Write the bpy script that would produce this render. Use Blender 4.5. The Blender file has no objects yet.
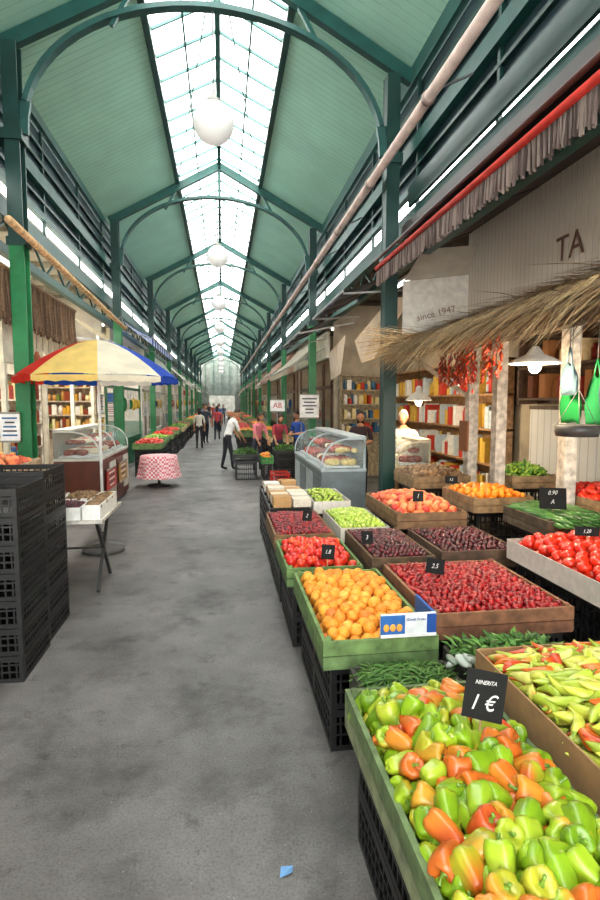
import bpy, math, random
from mathutils import Vector, Matrix, noise
R=random.Random(7)
pi=math.pi
def lin(h):
    if not isinstance(h,str): return h
    o=[]
    for i in (0,2,4):
        c=int(h[i:i+2],16)/255
        o.append(c/12.92 if c<=.04045 else ((c+.055)/1.055)**2.4)
    return tuple(o)
def mixc(a,b,t): return tuple(a[i]*(1-t)+b[i]*t for i in range(3))
# ------------------------------------------------ materials
def newmat(name):
    m=bpy.data.materials.new(name); m.use_nodes=True
    nt=m.node_tree; b=nt.nodes['Principled BSDF']; return m,nt,b
def vc(name,rough=.5,metal=0,nscale=30,namt=.2,bump=0,coat=0,trans=0):
    m,nt,b=newmat(name); N=nt.nodes; L=nt.links
    at=N.new('ShaderNodeAttribute'); at.attribute_name='Col'
    tc=N.new('ShaderNodeTexCoord')
    no=N.new('ShaderNodeTexNoise'); no.inputs['Scale'].default_value=nscale; no.inputs['Detail'].default_value=4
    L.new(tc.outputs['Object'],no.inputs['Vector'])
    mr=N.new('ShaderNodeMapRange'); mr.inputs['From Min'].default_value=.3; mr.inputs['From Max'].default_value=.7
    mr.inputs['To Min'].default_value=1-namt; mr.inputs['To Max'].default_value=1+namt*.5
    L.new(no.outputs['Fac'],mr.inputs['Value'])
    mx=N.new('ShaderNodeVectorMath'); mx.operation='SCALE'
    L.new(at.outputs['Color'],mx.inputs[0]); L.new(mr.outputs['Result'],mx.inputs['Scale'])
    L.new(mx.outputs['Vector'],b.inputs['Base Color'])
    b.inputs['Roughness'].default_value=rough; b.inputs['Metallic'].default_value=metal
    b.inputs['Coat Weight'].default_value=coat
    if bump:
        bp=N.new('ShaderNodeBump'); bp.inputs['Strength'].default_value=bump; bp.inputs['Distance'].default_value=.01
        L.new(no.outputs['Fac'],bp.inputs['Height']); L.new(bp.outputs['Normal'],b.inputs['Normal'])
    if trans:
        tl=N.new('ShaderNodeBsdfTranslucent'); L.new(mx.outputs['Vector'],tl.inputs[0]); ms=N.new('ShaderNodeMixShader'); ms.inputs[0].default_value=trans
        L.new(b.outputs[0],ms.inputs[1]); L.new(tl.outputs[0],ms.inputs[2]); L.new(ms.outputs[0],nt.nodes['Material Output'].inputs['Surface'])
    return m
GLOSS=vc('produce_gloss',.3,0,25,.15,0,.15)
MATTE=vc('produce_matte',.6,0,60,.25,.3)
PAINT=vc('painted_metal',.42,0,6,.25,.1)
WOOD=vc('wood_boards',.75,0,14,.5,.4)
CLOTH=vc('cloth',.9,0,12,.2,.2)
CANV=vc('thin_canvas',.9,0,5,.15,.1,0,.45)
PLAST=vc('plastic',.45,0,10,.15)
CARD=vc('cardboard',.9,0,20,.15)
SKIN=vc('skin',.55,0,20,.08)
WALLM=vc('plaster',.85,0,2.2,.35,.2)
REED=vc('reed',.9,0,40,.4)
def glass(name,col=(.9,1,.97),alpha=.25):
    m,nt,b=newmat(name); N=nt.nodes;L=nt.links
    b.inputs['Base Color'].default_value=(*col,1); b.inputs['Roughness'].default_value=.05
    tr=N.new('ShaderNodeBsdfTransparent'); mx=N.new('ShaderNodeMixShader'); mx.inputs[0].default_value=alpha
    L.new(tr.outputs[0],mx.inputs[1]); L.new(b.outputs[0],mx.inputs[2]); L.new(mx.outputs[0],nt.nodes['Material Output'].inputs['Surface'])
    return m
GLASS=glass('display_glass',(.5,.62,.64),.16)
def skyglass():
    m,nt,b=newmat('skylight_glazing'); N=nt.nodes;L=nt.links
    tl=N.new('ShaderNodeBsdfTranslucent'); tl.inputs[0].default_value=(.9,.97,.95,1)
    tr=N.new('ShaderNodeBsdfTransparent'); mx=N.new('ShaderNodeMixShader'); mx.inputs[0].default_value=.3
    L.new(tr.outputs[0],mx.inputs[1]); L.new(tl.outputs[0],mx.inputs[2]); L.new(mx.outputs[0],nt.nodes['Material Output'].inputs['Surface'])
    return m
SKYG=skyglass()
def grimeglass():
    m,nt,b=newmat('grimy_glazing'); N=nt.nodes;L=nt.links
    g=N.new('ShaderNodeNewGeometry'); n=N.new('ShaderNodeTexNoise'); n.inputs['Scale'].default_value=1.1; n.inputs['Detail'].default_value=5; L.new(g.outputs['Position'],n.inputs['Vector'])
    r=N.new('ShaderNodeValToRGB'); e=r.color_ramp.elements; e[0].position=.35; e[0].color=(.012,.02,.024,1); e[1].position=.7; e[1].color=(.11,.14,.15,1)
    L.new(n.outputs['Fac'],r.inputs['Fac'])
    tl=N.new('ShaderNodeBsdfTranslucent'); L.new(r.outputs['Color'],tl.inputs[0])
    b.inputs['Base Color'].default_value=(.05,.09,.10,1); b.inputs['Roughness'].default_value=.35
    mx=N.new('ShaderNodeMixShader'); mx.inputs[0].default_value=.4
    L.new(tl.outputs[0],mx.inputs[1]); L.new(b.outputs[0],mx.inputs[2]); L.new(mx.outputs[0],nt.nodes['Material Output'].inputs['Surface'])
    return m
GRIME=grimeglass()
def emis(name,col,s,base=.9):
    m,nt,b=newmat(name); b.inputs['Emission Color'].default_value=(*col,1); b.inputs['Emission Strength'].default_value=s
    b.inputs['Base Color'].default_value=(base,base,base*.97,1); return m
BULB=emis('lit_bulb',(1,.88,.62),14)
FILL_TUBE=emis('added_tube_glow',(1,.97,.9),8)  # glow for the tubes added to brighten the shop interiors
GLOBE=emis('opal_globe',(1,.98,.93),.3,.75)
# floor
def floormat():
    m,nt,b=newmat('worn_concrete'); N=nt.nodes;L=nt.links
    g=N.new('ShaderNodeNewGeometry')
    def nz(s,d=6,r=.6):
        n=N.new('ShaderNodeTexNoise'); n.inputs['Scale'].default_value=s; n.inputs['Detail'].default_value=d; n.inputs['Roughness'].default_value=r
        L.new(g.outputs['Position'],n.inputs['Vector']); return n
    def ramp(src,stops):
        r=N.new('ShaderNodeValToRGB'); e=r.color_ramp.elements
        while len(e)<len(stops): e.new(.5)
        for i,(p,c) in enumerate(stops): e[i].position=p; e[i].color=(*lin(c),1)
        L.new(src,r.inputs['Fac']); return r
    def mul(a,bb,f=1):
        x=N.new('ShaderNodeMix'); x.data_type='RGBA'; x.blend_type='MULTIPLY'; x.inputs[0].default_value=f
        L.new(a,x.inputs[6]); L.new(bb,x.inputs[7]); return x.outputs[2]
    a=ramp(nz(.8,8,.65).outputs['Fac'],[(.3,'4A4745'),(.5,'64615F'),(.7,'7C7976')])
    f=ramp(nz(80,3,.7).outputs['Fac'],[(.3,'A0A0A0'),(.55,'FFFFFF')])
    c=mul(a.outputs['Color'],f.outputs['Color'],.7)
    s=ramp(nz(1.7,7,.65).outputs['Fac'],[(.3,'5A5858'),(.5,'FFFFFF')])
    c=mul(c,s.outputs['Color'],.8)
    s=ramp(nz(5,6,.65).outputs['Fac'],[(.30,'6A6868'),(.42,'FFFFFF')])
    c=mul(c,s.outputs['Color'],.6)
    v=N.new('ShaderNodeTexVoronoi'); v.inputs['Scale'].default_value=38; L.new(g.outputs['Position'],v.inputs['Vector'])
    vr=ramp(v.outputs['Distance'],[(.06,'FFFFFF'),(.16,'000000')])
    n3=ramp(nz(9,4).outputs['Fac'],[(.5,'000000'),(.66,'C0C0C0')])
    mk=mul(vr.outputs['Color'],n3.outputs['Color'])
    x=N.new('ShaderNodeMix'); x.data_type='RGBA'; x.inputs[7].default_value=(*lin('B8B2A8'),1)
    L.new(mk,x.inputs[0]); L.new(c,x.inputs[6]); c=x.outputs[2]
    L.new(c,b.inputs['Base Color'])
    rr=N.new('ShaderNodeMapRange'); rr.inputs['To Min'].default_value=.38; rr.inputs['To Max'].default_value=.75
    L.new(nz(3).outputs['Fac'],rr.inputs['Value']); L.new(rr.outputs['Result'],b.inputs['Roughness'])
    bp=N.new('ShaderNodeBump'); bp.inputs['Strength'].default_value=.3; bp.inputs['Distance'].default_value=.01
    L.new(nz(60,6,.7).outputs['Fac'],bp.inputs['Height']); L.new(bp.outputs['Normal'],b.inputs['Normal'])
    return m
FLOOR=floormat()
def ribbed(name,c1,c2,period,axis=1):
    m,nt,b=newmat(name); N=nt.nodes;L=nt.links
    g=N.new('ShaderNodeNewGeometry'); sp=N.new('ShaderNodeSeparateXYZ'); L.new(g.outputs['Position'],sp.inputs[0])
    mt=N.new('ShaderNodeMath'); mt.operation='MULTIPLY'; mt.inputs[1].default_value=1/period; L.new(sp.outputs[axis],mt.inputs[0])
    fr=N.new('ShaderNodeMath'); fr.operation='FRACT'; L.new(mt.outputs[0],fr.inputs[0])
    r=N.new('ShaderNodeValToRGB'); e=r.color_ramp.elements; e[0].position=.0; e[0].color=(*lin(c2),1); e[1].position=.16; e[1].color=(*lin(c1),1)
    L.new(fr.outputs[0],r.inputs['Fac'])
    n=N.new('ShaderNodeTexNoise'); n.inputs['Scale'].default_value=1.3; n.inputs['Detail'].default_value=5; L.new(g.outputs['Position'],n.inputs['Vector'])
    mr=N.new('ShaderNodeMapRange'); mr.inputs['To Min'].default_value=.75; mr.inputs['To Max'].default_value=1.15; L.new(n.outputs['Fac'],mr.inputs['Value'])
    mx=N.new('ShaderNodeVectorMath'); mx.operation='SCALE'; L.new(r.outputs['Color'],mx.inputs[0]); L.new(mr.outputs['Result'],mx.inputs['Scale'])
    L.new(mx.outputs['Vector'],b.inputs['Base Color']); b.inputs['Roughness'].default_value=.6
    bp=N.new('ShaderNodeBump'); bp.inputs['Strength'].default_value=.6; bp.inputs['Distance'].default_value=.02
    L.new(r.outputs['Color'],bp.inputs['Height']); L.new(bp.outputs['Normal'],b.inputs['Normal'])
    return m
ROOFP=ribbed('green_roof_boards','B0E2CE','8CC0AC',.14,1)
CORR=ribbed('cream_corrugated','E4DACE','B0A294',.085,1)
TILE=ribbed('white_tile','E8E8E2','B5B5AE',.15,1)
# ------------------------------------------------ mesh builder
class MB:
    def __init__(s): s.v=[];s.f=[];s.m=[];s.c=[];s.s=[];s.mats=[];s.xf=None
    def add(s,verts,faces,mat,col='FFFFFF',smooth=False,cols=None):
        if mat not in s.mats: s.mats.append(mat)
        mi=s.mats.index(mat); o=len(s.v)
        if s.xf is not None: verts=[s.xf@Vector(v) for v in verts]
        s.v.extend([tuple(v) for v in verts])
        s.c.extend(cols if cols else [lin(col)]*len(verts))
        for f in faces: s.f.append([i+o for i in f])
        s.m.extend([mi]*len(faces)); s.s.extend([smooth]*len(faces))
    def bx(s,x0,x1,y0,y1,z0,z1,mat,col='FFFFFF'):
        v=[(x,y,z) for z in (z0,z1) for y in (y0,y1) for x in (x0,x1)]
        s.add(v,[(0,2,3,1),(4,5,7,6),(0,1,5,4),(2,6,7,3),(0,4,6,2),(1,3,7,5)],mat,col)
    def beam(s,p0,p1,w,h,mat,col='FFFFFF',up=(0,0,1)):
        p0=Vector(p0);p1=Vector(p1); d=(p1-p0).normalized(); u=Vector(up)
        if abs(d.dot(u))>.98: u=Vector((0,1,0))
        r=d.cross(u).normalized()*w/2; u=r.cross(d).normalized()*h/2
        v=[p+a*r+b*u for p in (p0,p1) for b in(-1,1) for a in (-1,1)]
        s.add(v,[(0,1,3,2),(4,6,7,5),(0,4,5,1),(2,3,7,6),(0,2,6,4),(1,5,7,3)],mat,col)
    def tube(s,pts,rad,mat,col='FFFFFF',n=8,smooth=True,cols=None):
        pts=[Vector(p) for p in pts]
        if not isinstance(rad,(list,tuple)): rad=[rad]*len(pts)
        vs=[];fs=[];cs=[]
        pr=None
        for i,p in enumerate(pts):
            d=(pts[min(i+1,len(pts)-1)]-pts[max(i-1,0)]).normalized()
            if pr is None:
                a=Vector((0,0,1)) if abs(d.z)<.9 else Vector((1,0,0))
                pr=d.cross(a).normalized()
            r=(pr-d*pr.dot(d)).normalized(); pr=r; q=d.cross(r)
            for k in range(n):
                t=2*pi*k/n; vs.append(p+(r*math.cos(t)+q*math.sin(t))*rad[i])
                cs.append(lin(cols[i]) if cols else lin(col))
        for i in range(len(pts)-1):
            for k in range(n): fs.append((i*n+k,i*n+(k+1)%n,(i+1)*n+(k+1)%n,(i+1)*n+k))
        fs.append(tuple(range(n-1,-1,-1))); fs.append(tuple((len(pts)-1)*n+k for k in range(n)))
        s.add(vs,fs,mat,col,smooth,cs)
    def lathe(s,c,prof,mat,col='FFFFFF',n=20,smooth=True):
        c=Vector(c);vs=[];fs=[]
        for r,z in prof:
            for k in range(n):
                t=2*pi*k/n; vs.append(c+Vector((r*math.cos(t),r*math.sin(t),z)))
        for i in range(len(prof)-1):
            for k in range(n): fs.append((i*n+k,i*n+(k+1)%n,(i+1)*n+(k+1)%n,(i+1)*n+k))
        s.add(vs,fs,mat,col,smooth)
    def ell(s,c,r,mat,col='FFFFFF',n=12,m=8,rot=None,cols=None):
        T=sphT(n,m); M=Matrix.Diagonal((*r,1))
        if rot is not None: M=rot.to_4x4()@M
        M=Matrix.Translation(Vector(c))@M
        s.add([M@Vector(v) for v in T[0]],T[1],mat,col,True)
    def quad(s,p,mat,col='FFFFFF'): s.add(p,[tuple(range(len(p)))],mat,col)
    def build(s,name):
        xs=[v[0] for v in s.v];ys=[v[1] for v in s.v];zs=[v[2] for v in s.v]
        o=((min(xs)+max(xs))/2,(min(ys)+max(ys))/2,min(zs))
        me=bpy.data.meshes.new(name)
        me.from_pydata([(v[0]-o[0],v[1]-o[1],v[2]-o[2]) for v in s.v],[],s.f)
        for m in s.mats: me.materials.append(m)
        me.polygons.foreach_set('material_index',s.m); me.polygons.foreach_set('use_smooth',s.s)
        ca=me.color_attributes.new('Col','FLOAT_COLOR','POINT')
        flat=[]
        for c in s.c: flat.extend((c[0],c[1],c[2],1))
        ca.data.foreach_set('color',flat)
        me.update()
        ob=bpy.data.objects.new(name,me); ob.location=o
        bpy.context.collection.objects.link(ob); return ob
_sc={}
def sphT(n,m):
    if (n,m) in _sc: return _sc[(n,m)]
    v=[(0,0,1)];f=[]
    for i in range(1,m):
        p=pi*i/m
        for k in range(n):
            t=2*pi*k/n; v.append((math.sin(p)*math.cos(t),math.sin(p)*math.sin(t),math.cos(p)))
    v.append((0,0,-1))
    for k in range(n): f.append((0,1+k,1+(k+1)%n))
    for i in range(m-2):
        for k in range(n):
            a=1+i*n+k;b=1+i*n+(k+1)%n; f.append((a,a+n,b+n,b))
    l=len(v)-1
    for k in range(n): f.append((l,1+(m-2)*n+(k+1)%n,1+(m-2)*n+k))
    _sc[(n,m)]=(v,f); return v,f
def textinto(mb,txt,M,size,mat,col):
    cu=bpy.data.curves.new('t','FONT'); cu.body=txt; cu.size=size; cu.extrude=.001; cu.align_x='CENTER'; cu.align_y='CENTER'; cu.resolution_u=2
    ob=bpy.data.objects.new('t',cu); bpy.context.collection.objects.link(ob)
    dg=bpy.context.evaluated_depsgraph_get(); me=bpy.data.meshes.new_from_object(ob.evaluated_get(dg))
    mb.add([M@v.co for v in me.vertices],[tuple(p.vertices) for p in me.polygons],mat,col)
    bpy.data.objects.remove(ob); bpy.data.curves.remove(cu); bpy.data.meshes.remove(me)
def frameM(loc,xaxis,yaxis):
    x=Vector(xaxis).normalized(); y=Vector(yaxis).normalized(); z=x.cross(y).normalized(); y=z.cross(x)
    return Matrix.Translation(Vector(loc))@Matrix((x,y,z)).transposed().to_4x4()
# ------------------------------------------------ produce templates
def bellT(asp=1.12,seed=0):
    n=20;v=[];f=[];par=[]
    prof=[(.08,.74),(.30,.80),(.62,.95),(.86,.93),(.99,.70),(1.0,.40),(.93,.05),(.84,-.35),(.72,-.75),(.55,-1.0),(.28,-1.06),(.03,-.96)]
    L=len(prof)
    for i,(r,z) in enumerate(prof):
        for k in range(n):
            t=2*pi*k/n; w=abs(math.sin(2*t+seed))
            lob=1-.17*(1-w)**2.2*(1 if 1<i<L-1 else .3)+.04*math.cos(t+seed)
            zz=z+(.09*(w-.5) if i in(1,2,3,L-3,L-2) else 0)+(.05*math.sin(t+seed*2) if i>7 else 0)
            v.append((r*lob*math.cos(t)+.05*seed*z*z,r*lob*math.sin(t),zz*asp)); par.append(0)
    for i in range(L-1):
        for k in range(n): f.append((i*n+k,(i+1)*n+k,(i+1)*n+(k+1)%n,i*n+(k+1)%n))
    f.append(tuple(range(n))); 
    o=len(v)
    st=[(.0,.0,.78,.30),(.02,0,.90,.14),(.08,.02,1.14,.1),(.2,.05,1.40,.13)]
    for x,y,z,r in st:
        for k in range(6):
            t=2*pi*k/6; v.append((x+r*math.cos(t),y+r*math.sin(t),z*asp/1.12)); par.append(1)
    for i in range(3):
        for k in range(6): f.append((o+i*6+k,o+i*6+(k+1)%6,o+(i+1)*6+(k+1)%6,o+(i+1)*6+k))
    f.append(tuple(o+18+k for k in range(6)))
    return v,f,par
def longT(bend=.3,L=3.2):
    n=8;v=[];f=[];par=[]; S=8
    for i in range(S+1):
        t=i/S; r=[.25,.9,1,.95,.86,.74,.58,.36,.05][i]
        z=-L*t+L/2; x=bend*4*(t-.5)**2
        for k in range(n):
            a=2*pi*k/n; w=1+.1*math.cos(3*a+i*.4)
            v.append((x+r*.62*w*math.cos(a),r*.62*w*math.sin(a),z)); par.append(0)
    for i in range(S):
        for k in range(n): f.append((i*n+k,(i+1)*n+k,(i+1)*n+(k+1)%n,i*n+(k+1)%n))
    o=len(v)
    for (x,z,r) in [(bend,L/2-.05,.26),(bend+.05,L/2+.25,.12),(bend+.25,L/2+.7,.1)]:
        for k in range(5):
            a=2*pi*k/5; v.append((x+r*math.cos(a),r*math.sin(a),z)); par.append(1)
    for i in range(2):
        for k in range(5): f.append((o+i*5+k,o+i*5+(k+1)%5,o+(i+1)*5+(k+1)%5,o+(i+1)*5+k))
    f.append(tuple(o+10+k for k in range(5)))
    return v,f,par
def roundT(n,m,flat=1,cleft=0,ridge=0,calyx=False):
    v,f=sphT(n,m); v2=[]
    for x,y,z in v:
        a=math.atan2(y,x); r=math.hypot(x,y)
        k=1+ridge*math.cos(5*a)*(r)
        d=1-cleft*math.exp(-(r*3)**2)*(1 if z>0 else .3)
        v2.append((x*k,y*k,z*flat*d))
    f=list(f); par=[0]*len(v2)
    if calyx:
        o=len(v2)
        for j in range(5):
            a=2*pi*j/5
            v2+= [(.07*math.cos(a+.6),.07*math.sin(a+.6),.82*flat),(.07*math.cos(a-.6),.07*math.sin(a-.6),.82*flat),(.55*math.cos(a),.55*math.sin(a),.88*flat)]
            par+=[1,1,1]; f.append((o+j*3,o+j*3+1,o+j*3+2))
    return v2,f,par
def place(mb,T,pos,rot,sc,c1,c2,mat,stem='5A7A2A',soft=.35,thr=None):
    M=Matrix.Translation(Vector(pos))@rot.to_4x4()@Matrix.Scale(sc,4)
    d=Vector((R.uniform(-1,1),R.uniform(-1,1),R.uniform(-1,1))).normalized()
    th=R.uniform(-.6,.9) if thr is None else thr
    c1=lin(c1);c2=lin(c2);st=lin(stem); cols=[]
    for v,p in zip(T[0],T[2]):
        if p: cols.append(st); continue
        t=(Vector(v).dot(d)-th)/soft; t=0 if t<0 else 1 if t>1 else t
        cols.append(mixc(c1,c2,t))
    mb.add([M@Vector(v) for v in T[0]],T[1],mat,smooth=True,cols=cols)
BELLS=[bellT(1.12,0),bellT(1.3,.7),bellT(1.0,1.3),bellT(1.45,2.1)]; LONG=[longT(.3),longT(.7,3.6),longT(.05,3)]
SPH=roundT(12,8,.95,.15); SPS=roundT(8,5); TOM=roundT(12,8,.8,.2,.04,True); STRAW=roundT(8,5)
STRAW=([(x*(.75+.3*z),y*(.75+.3*z),z*1.2) for x,y,z in STRAW[0]],STRAW[1],STRAW[2])
POT=roundT(10,7,1.35)
CUC=longT(.25,8)
def rrot(tilt=pi):
    return Matrix.Rotation(R.uniform(0,2*pi),3,'Z')@Matrix.Rotation(R.uniform(-tilt,tilt),3,'X')@Matrix.Rotation(R.uniform(-tilt,tilt),3,'Y')
def heap(mb,x0,x1,y0,y1,z,mound,sp,fn,layers=2,fill='302010',jit=.25):
    def zf(x,y):
        u=abs(2*(x-x0)/(x1-x0)-1); w=abs(2*(y-y0)/(y1-y0)-1)
        return z+mound*(1-min(1,u)**3)*(1-min(1,w)**3)+.25*sp*noise.noise(Vector((x*6,y*6,z)))
    G=10;vs=[];fs=[]
    for i in range(G+1):
        for j in range(G+1):
            x=x0+(x1-x0)*i/G;y=y0+(y1-y0)*j/G; vs.append((x,y,zf(x,y)-sp*.75))
    for i in range(G):
        for j in range(G): a=i*(G+1)+j; fs.append((a,a+G+1,a+G+2,a+1))
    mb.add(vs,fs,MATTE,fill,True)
    for l in range(layers):
        row=0; y=y0+sp*.5+(l*.33*sp)
        while y<y1-sp*.35:
            x=x0+sp*.5+(sp*.5 if (row+l)%2 else 0)
            while x<x1-sp*.35:
                px=x+R.uniform(-jit,jit)*sp; py=y+R.uniform(-jit,jit)*sp
                fn(mb,(px,py,zf(px,py)-(layers-1-l)*sp*.55+R.uniform(-.12,.15)*sp))
                x+=sp
            y+=sp*.88; row+=1
def ch(*a): return R.choice(a)
def f_bell(mb,p):
    r=R.random()
    k=noise.noise(Vector((p[0]*3.1,p[1]*3.1,4.2)))*.35
    r+=k
    if r<.60: c1,c2=ch('84AA1C','769A16','96B626','688E14','A2B82C'),ch('86A81E','A2B02C','B2B030')
    elif r<.80: c1,c2=ch('8CA820','A8A626','BA8C26'),ch('D8701E','C8581A','DA8630')
    else: c1,c2=ch('D87A28','C86422','D28628'),ch('C43E1A','C04E1E','D0641A')
    place(mb,ch(*BELLS),p,rrot(1.7),R.uniform(.036,.047),c1,c2,GLOSS,stem='6E9230',soft=.9)
def f_long(mb,p):
    r=R.random()
    c=ch('BCC444','C8CA50','A4B83A','CCCA68','B2C242') if r<.80 else ch('DC7426','D05A1E','C44622')
    rot=Matrix.Rotation(R.gauss(1.0,.8),3,'Z')@Matrix.Rotation(pi/2+R.uniform(-.3,.3),3,'X')@Matrix.Rotation(R.uniform(0,6.3),3,'Z')
    place(mb,ch(*LONG),p,rot,R.uniform(.033,.042),c,c if R.random()<.8 else 'D07A2C',GLOSS,stem='8AA83A')
def f_peach(mb,p): place(mb,SPH,p,rrot(),R.uniform(.036,.041),ch('EA982A','EEA436','E28E26'),ch('DC7420','E08428','F0AC48'),MATTE,soft=.9)
def f_nect(mb,p): place(mb,SPH,p,rrot(),R.uniform(.040,.045),ch('E8804C','F09A64','E06848'),ch('C8362E','B82A2C','D84838'),MATTE,soft=.8)
def f_tom(mb,p): place(mb,TOM,p,rrot(.7),R.uniform(.042,.048),ch('D02210','C41C0C','DC2C12'),'D83218',GLOSS,stem='3E6A1E')
def f_straw(mb,p): place(mb,STRAW,p,rrot(),R.uniform(.019,.024),ch('A01014','B01818','8A0C10','780A0E'),'900C14',GLOSS)
def f_cher(mb,p): place(mb,SPS,p,rrot(),R.uniform(.016,.019),ch('4A0A18','5A0E1C','380810','701422'),'3A0810',GLOSS)
def f_cherr(mb,p): place(mb,SPS,p,rrot(),R.uniform(.018,.021),ch('8A1420','A81C24','6A0E1A'),'5A0C16',GLOSS)
def f_grape(mb,p): place(mb,SPS,p,rrot(),R.uniform(.018,.022),ch('B8CC50','A8C040','C8D870'),'98B838',GLOSS)
def f_red(mb,p): place(mb,SPH,p,rrot(),R.uniform(.036,.042),ch('C82218','D03820','B81C16'),ch('E8542C','D83020'),GLOSS)
def f_pot(mb,p): place(mb,POT,p,rrot(),R.uniform(.028,.036),ch('8A6A48','9A7850','745638'),'6A4E34',MATTE)
def f_org(mb,p): place(mb,SPH,p,rrot(),R.uniform(.033,.038),ch('F08A1C','F49A28','EC7C18'),'F0901C',GLOSS)
def f_gpep(mb,p): place(mb,ch(*LONG),p,rrot(),R.uniform(.028,.034),ch('5A9A28','8AB838','3E7A20'),'A8C848',GLOSS)
def f_egg(mb,p): place(mb,POT,p,rrot(),R.uniform(.04,.05),'2A1030','3A1840',GLOSS)
def f_cuc(mb,p):
    rot=Matrix.Rotation(R.gauss(.2,.15),3,'Z')@Matrix.Rotation(pi/2+R.uniform(-.1,.1),3,'X')
    place(mb,CUC,p,rot,.036,ch('2E5A24','3A6A2C','244A1C'),'4A7A38',GLOSS,stem='4A7A30')
def f_leaf(mb,p):
    for _ in range(3):
        a=R.uniform(0,2*pi);d=Vector((math.cos(a),math.sin(a),R.uniform(-.2,.6)));L=R.uniform(.05,.10);w=d.cross(Vector((0,0,1))).normalized()*R.uniform(.01,.02)
        p=Vector(p); q=p+d*L*.5+Vector((0,0,.015)); e=p+d*L
        mb.add([p,q-w,e,q+w],[(0,1,2,3)],MATTE,ch('3E6A22','4E8230','2E5418','6A9A40'))
def f_bean(mb,p):
    a=R.uniform(0,2*pi);d=Vector((math.cos(a),math.sin(a),R.uniform(-.1,.2)))*.06;p=Vector(p)
    mb.tube([p-d,p+Vector((0,0,.01)),p+d],[.003,.006,.003],MATTE,ch('46742A','587E34','3A6220'),n=5)
# ------------------------------------------------ crates
def wcrate(mb,x0,x1,y0,y1,z0,h,col='A88A60',edge=None,mat=WOOD,t=.02):
    edge=edge or col
    mb.bx(x0,x1,y0,y1,z0,z0+.015,mat,col)
    for (a,b,c,d) in ((x0,x0+t,y0,y1),(x1-t,x1,y0,y1),(x0+t,x1-t,y0,y0+t),(x0+t,x1-t,y1-t,y1)):
        mb.bx(a,b,c,d,z0+.016,z0+h*.46,mat,col); mb.bx(a,b,c,d,z0+h*.5,z0+h,mat,edge)
    for x in (x0+t,x1-t*2.2):
        for y in (y0+t,y1-t*2.2): mb.bx(x,x+t*1.2,y,y+t*1.2,z0+.015,z0+h+.015,mat,edge)
def cbox(mb,x0,x1,y0,y1,z0,h,col='B08C5C',t=.008):
    mb.bx(x0,x1,y0,y1,z0,z0+.01,CARD,col)
    for (a,b,c,d) in ((x0,x0+t,y0,y1),(x1-t,x1,y0,y1),(x0+t,x1-t,y0,y0+t),(x0+t,x1-t,y1-t,y1)): mb.bx(a,b,c,d,z0+.01,z0+h,CARD,col)
def pcrate(mb,x0,x1,y0,y1,z0,h,col='08090B',dens=.05):
    t=.012
    mb.bx(x0+.01,x1-.01,y0+.01,y1-.01,z0+.01,z0+.018,PLAST,col)
    for x in(x0,x1-.03):
        for y in (y0,y1-.03): mb.bx(x,x+.03,y,y+.03,z0,z0+h,PLAST,col)
    rails=[(z0,.03),(z0+h*.36,.012),(z0+h*.62,.012),(z0+h-.045,.04)]
    for zz,hh in rails:
        for x in(x0,x1-t): mb.bx(x,x+t,y0+.03,y1-.03,zz,zz+hh,PLAST,col)
        for y in(y0,y1-t): mb.bx(x0+.03,x1-.03,y,y+t,zz,zz+hh,PLAST,col)
    n=int((y1-y0)/dens)
    for i in range(1,n):
        y=y0+(y1-y0)*i/n
        for x in(x0+.002,x1-t+.002): mb.bx(x,x+.007,y-.005,y+.005,z0+.03,z0+h-.04,PLAST,col)
    n=int((x1-x0)/dens)
    for i in range(1,n):
        x=x0+(x1-x0)*i/n
        for y in(y0+.002,y1-t+.002): mb.bx(x-.005,x+.005,y,y+.007,z0+.03,z0+h-.04,PLAST,col)
def support(x0,x1,y0,y1,top,name='plastic_crate_stack'):
    mb=MB(); n=max(1,round(top/.28)); h=top/n
    ny=max(1,round((y1-y0)/.55)); nx=max(1,round((x1-x0)/.45))
    for k in range(n):
        for j in range(ny):
            for i in range(nx):
                ya=y0+(y1-y0)*j/ny; yb=y0+(y1-y0)*(j+1)/ny-.01; xa=x0+(x1-x0)*i/nx; xb=x0+(x1-x0)*(i+1)/nx-.01
                pcrate(mb,xa,xb,ya,yb,k*h,h-.001)
    return mb.build(name)
def bin_(name,x0,x1,y0,y1,ztop,h,fn,sp,mound,style='wood',col='A88A60',edge=None,layers=2,fill='302010',sup=True,extra=None):
    mb=MB(); z0=ztop-h
    if style=='wood': wcrate(mb,x0,x1,y0,y1,z0,h,col,edge)
    elif style=='card': cbox(mb,x0,x1,y0,y1,z0,h,col)
    else: pcrate(mb,x0,x1,y0,y1,z0,h,col)
    heap(mb,x0+.025,x1-.025,y0+.025,y1-.025,ztop-sp*.25,mound,sp,fn,layers,fill)
    if extra: extra(mb)
    ob=mb.build(name)
    if sup: support(x0+.05,x1-.03,y0+.04,y1-.04,z0-.002)
    return ob
def tag(x,y,z,w,h,text,yaw=0,lean=.25,roll=0):
    mb=MB()
    mb.xf=Matrix.Translation((x,y,z))@Matrix.Rotation(yaw,4,'Z')@Matrix.Rotation(-lean,4,'X')@Matrix.Rotation(roll,4,'Y')
    mb.tube([(0,.006,-.10),(0,.006,.02)],.004,WOOD,'B09060',n=6)
    mb.bx(-w/2,w/2,-.003,.003,0,h,CARD,'060708')
    for i,(t,s) in enumerate(text):
        textinto(mb,t,Matrix.Translation((0,-.0045,h*(.76-.42*i) if len(text)>1 else h*.5))@Matrix.Rotation(pi/2,4,'X')@Matrix(((.8,.25,0,0),(.06,1,0,0),(0,0,1,0),(0,0,0,1))),s,CARD,'D8D8D8')
    mb.xf=None
    mb.build('price_tag')
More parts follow.
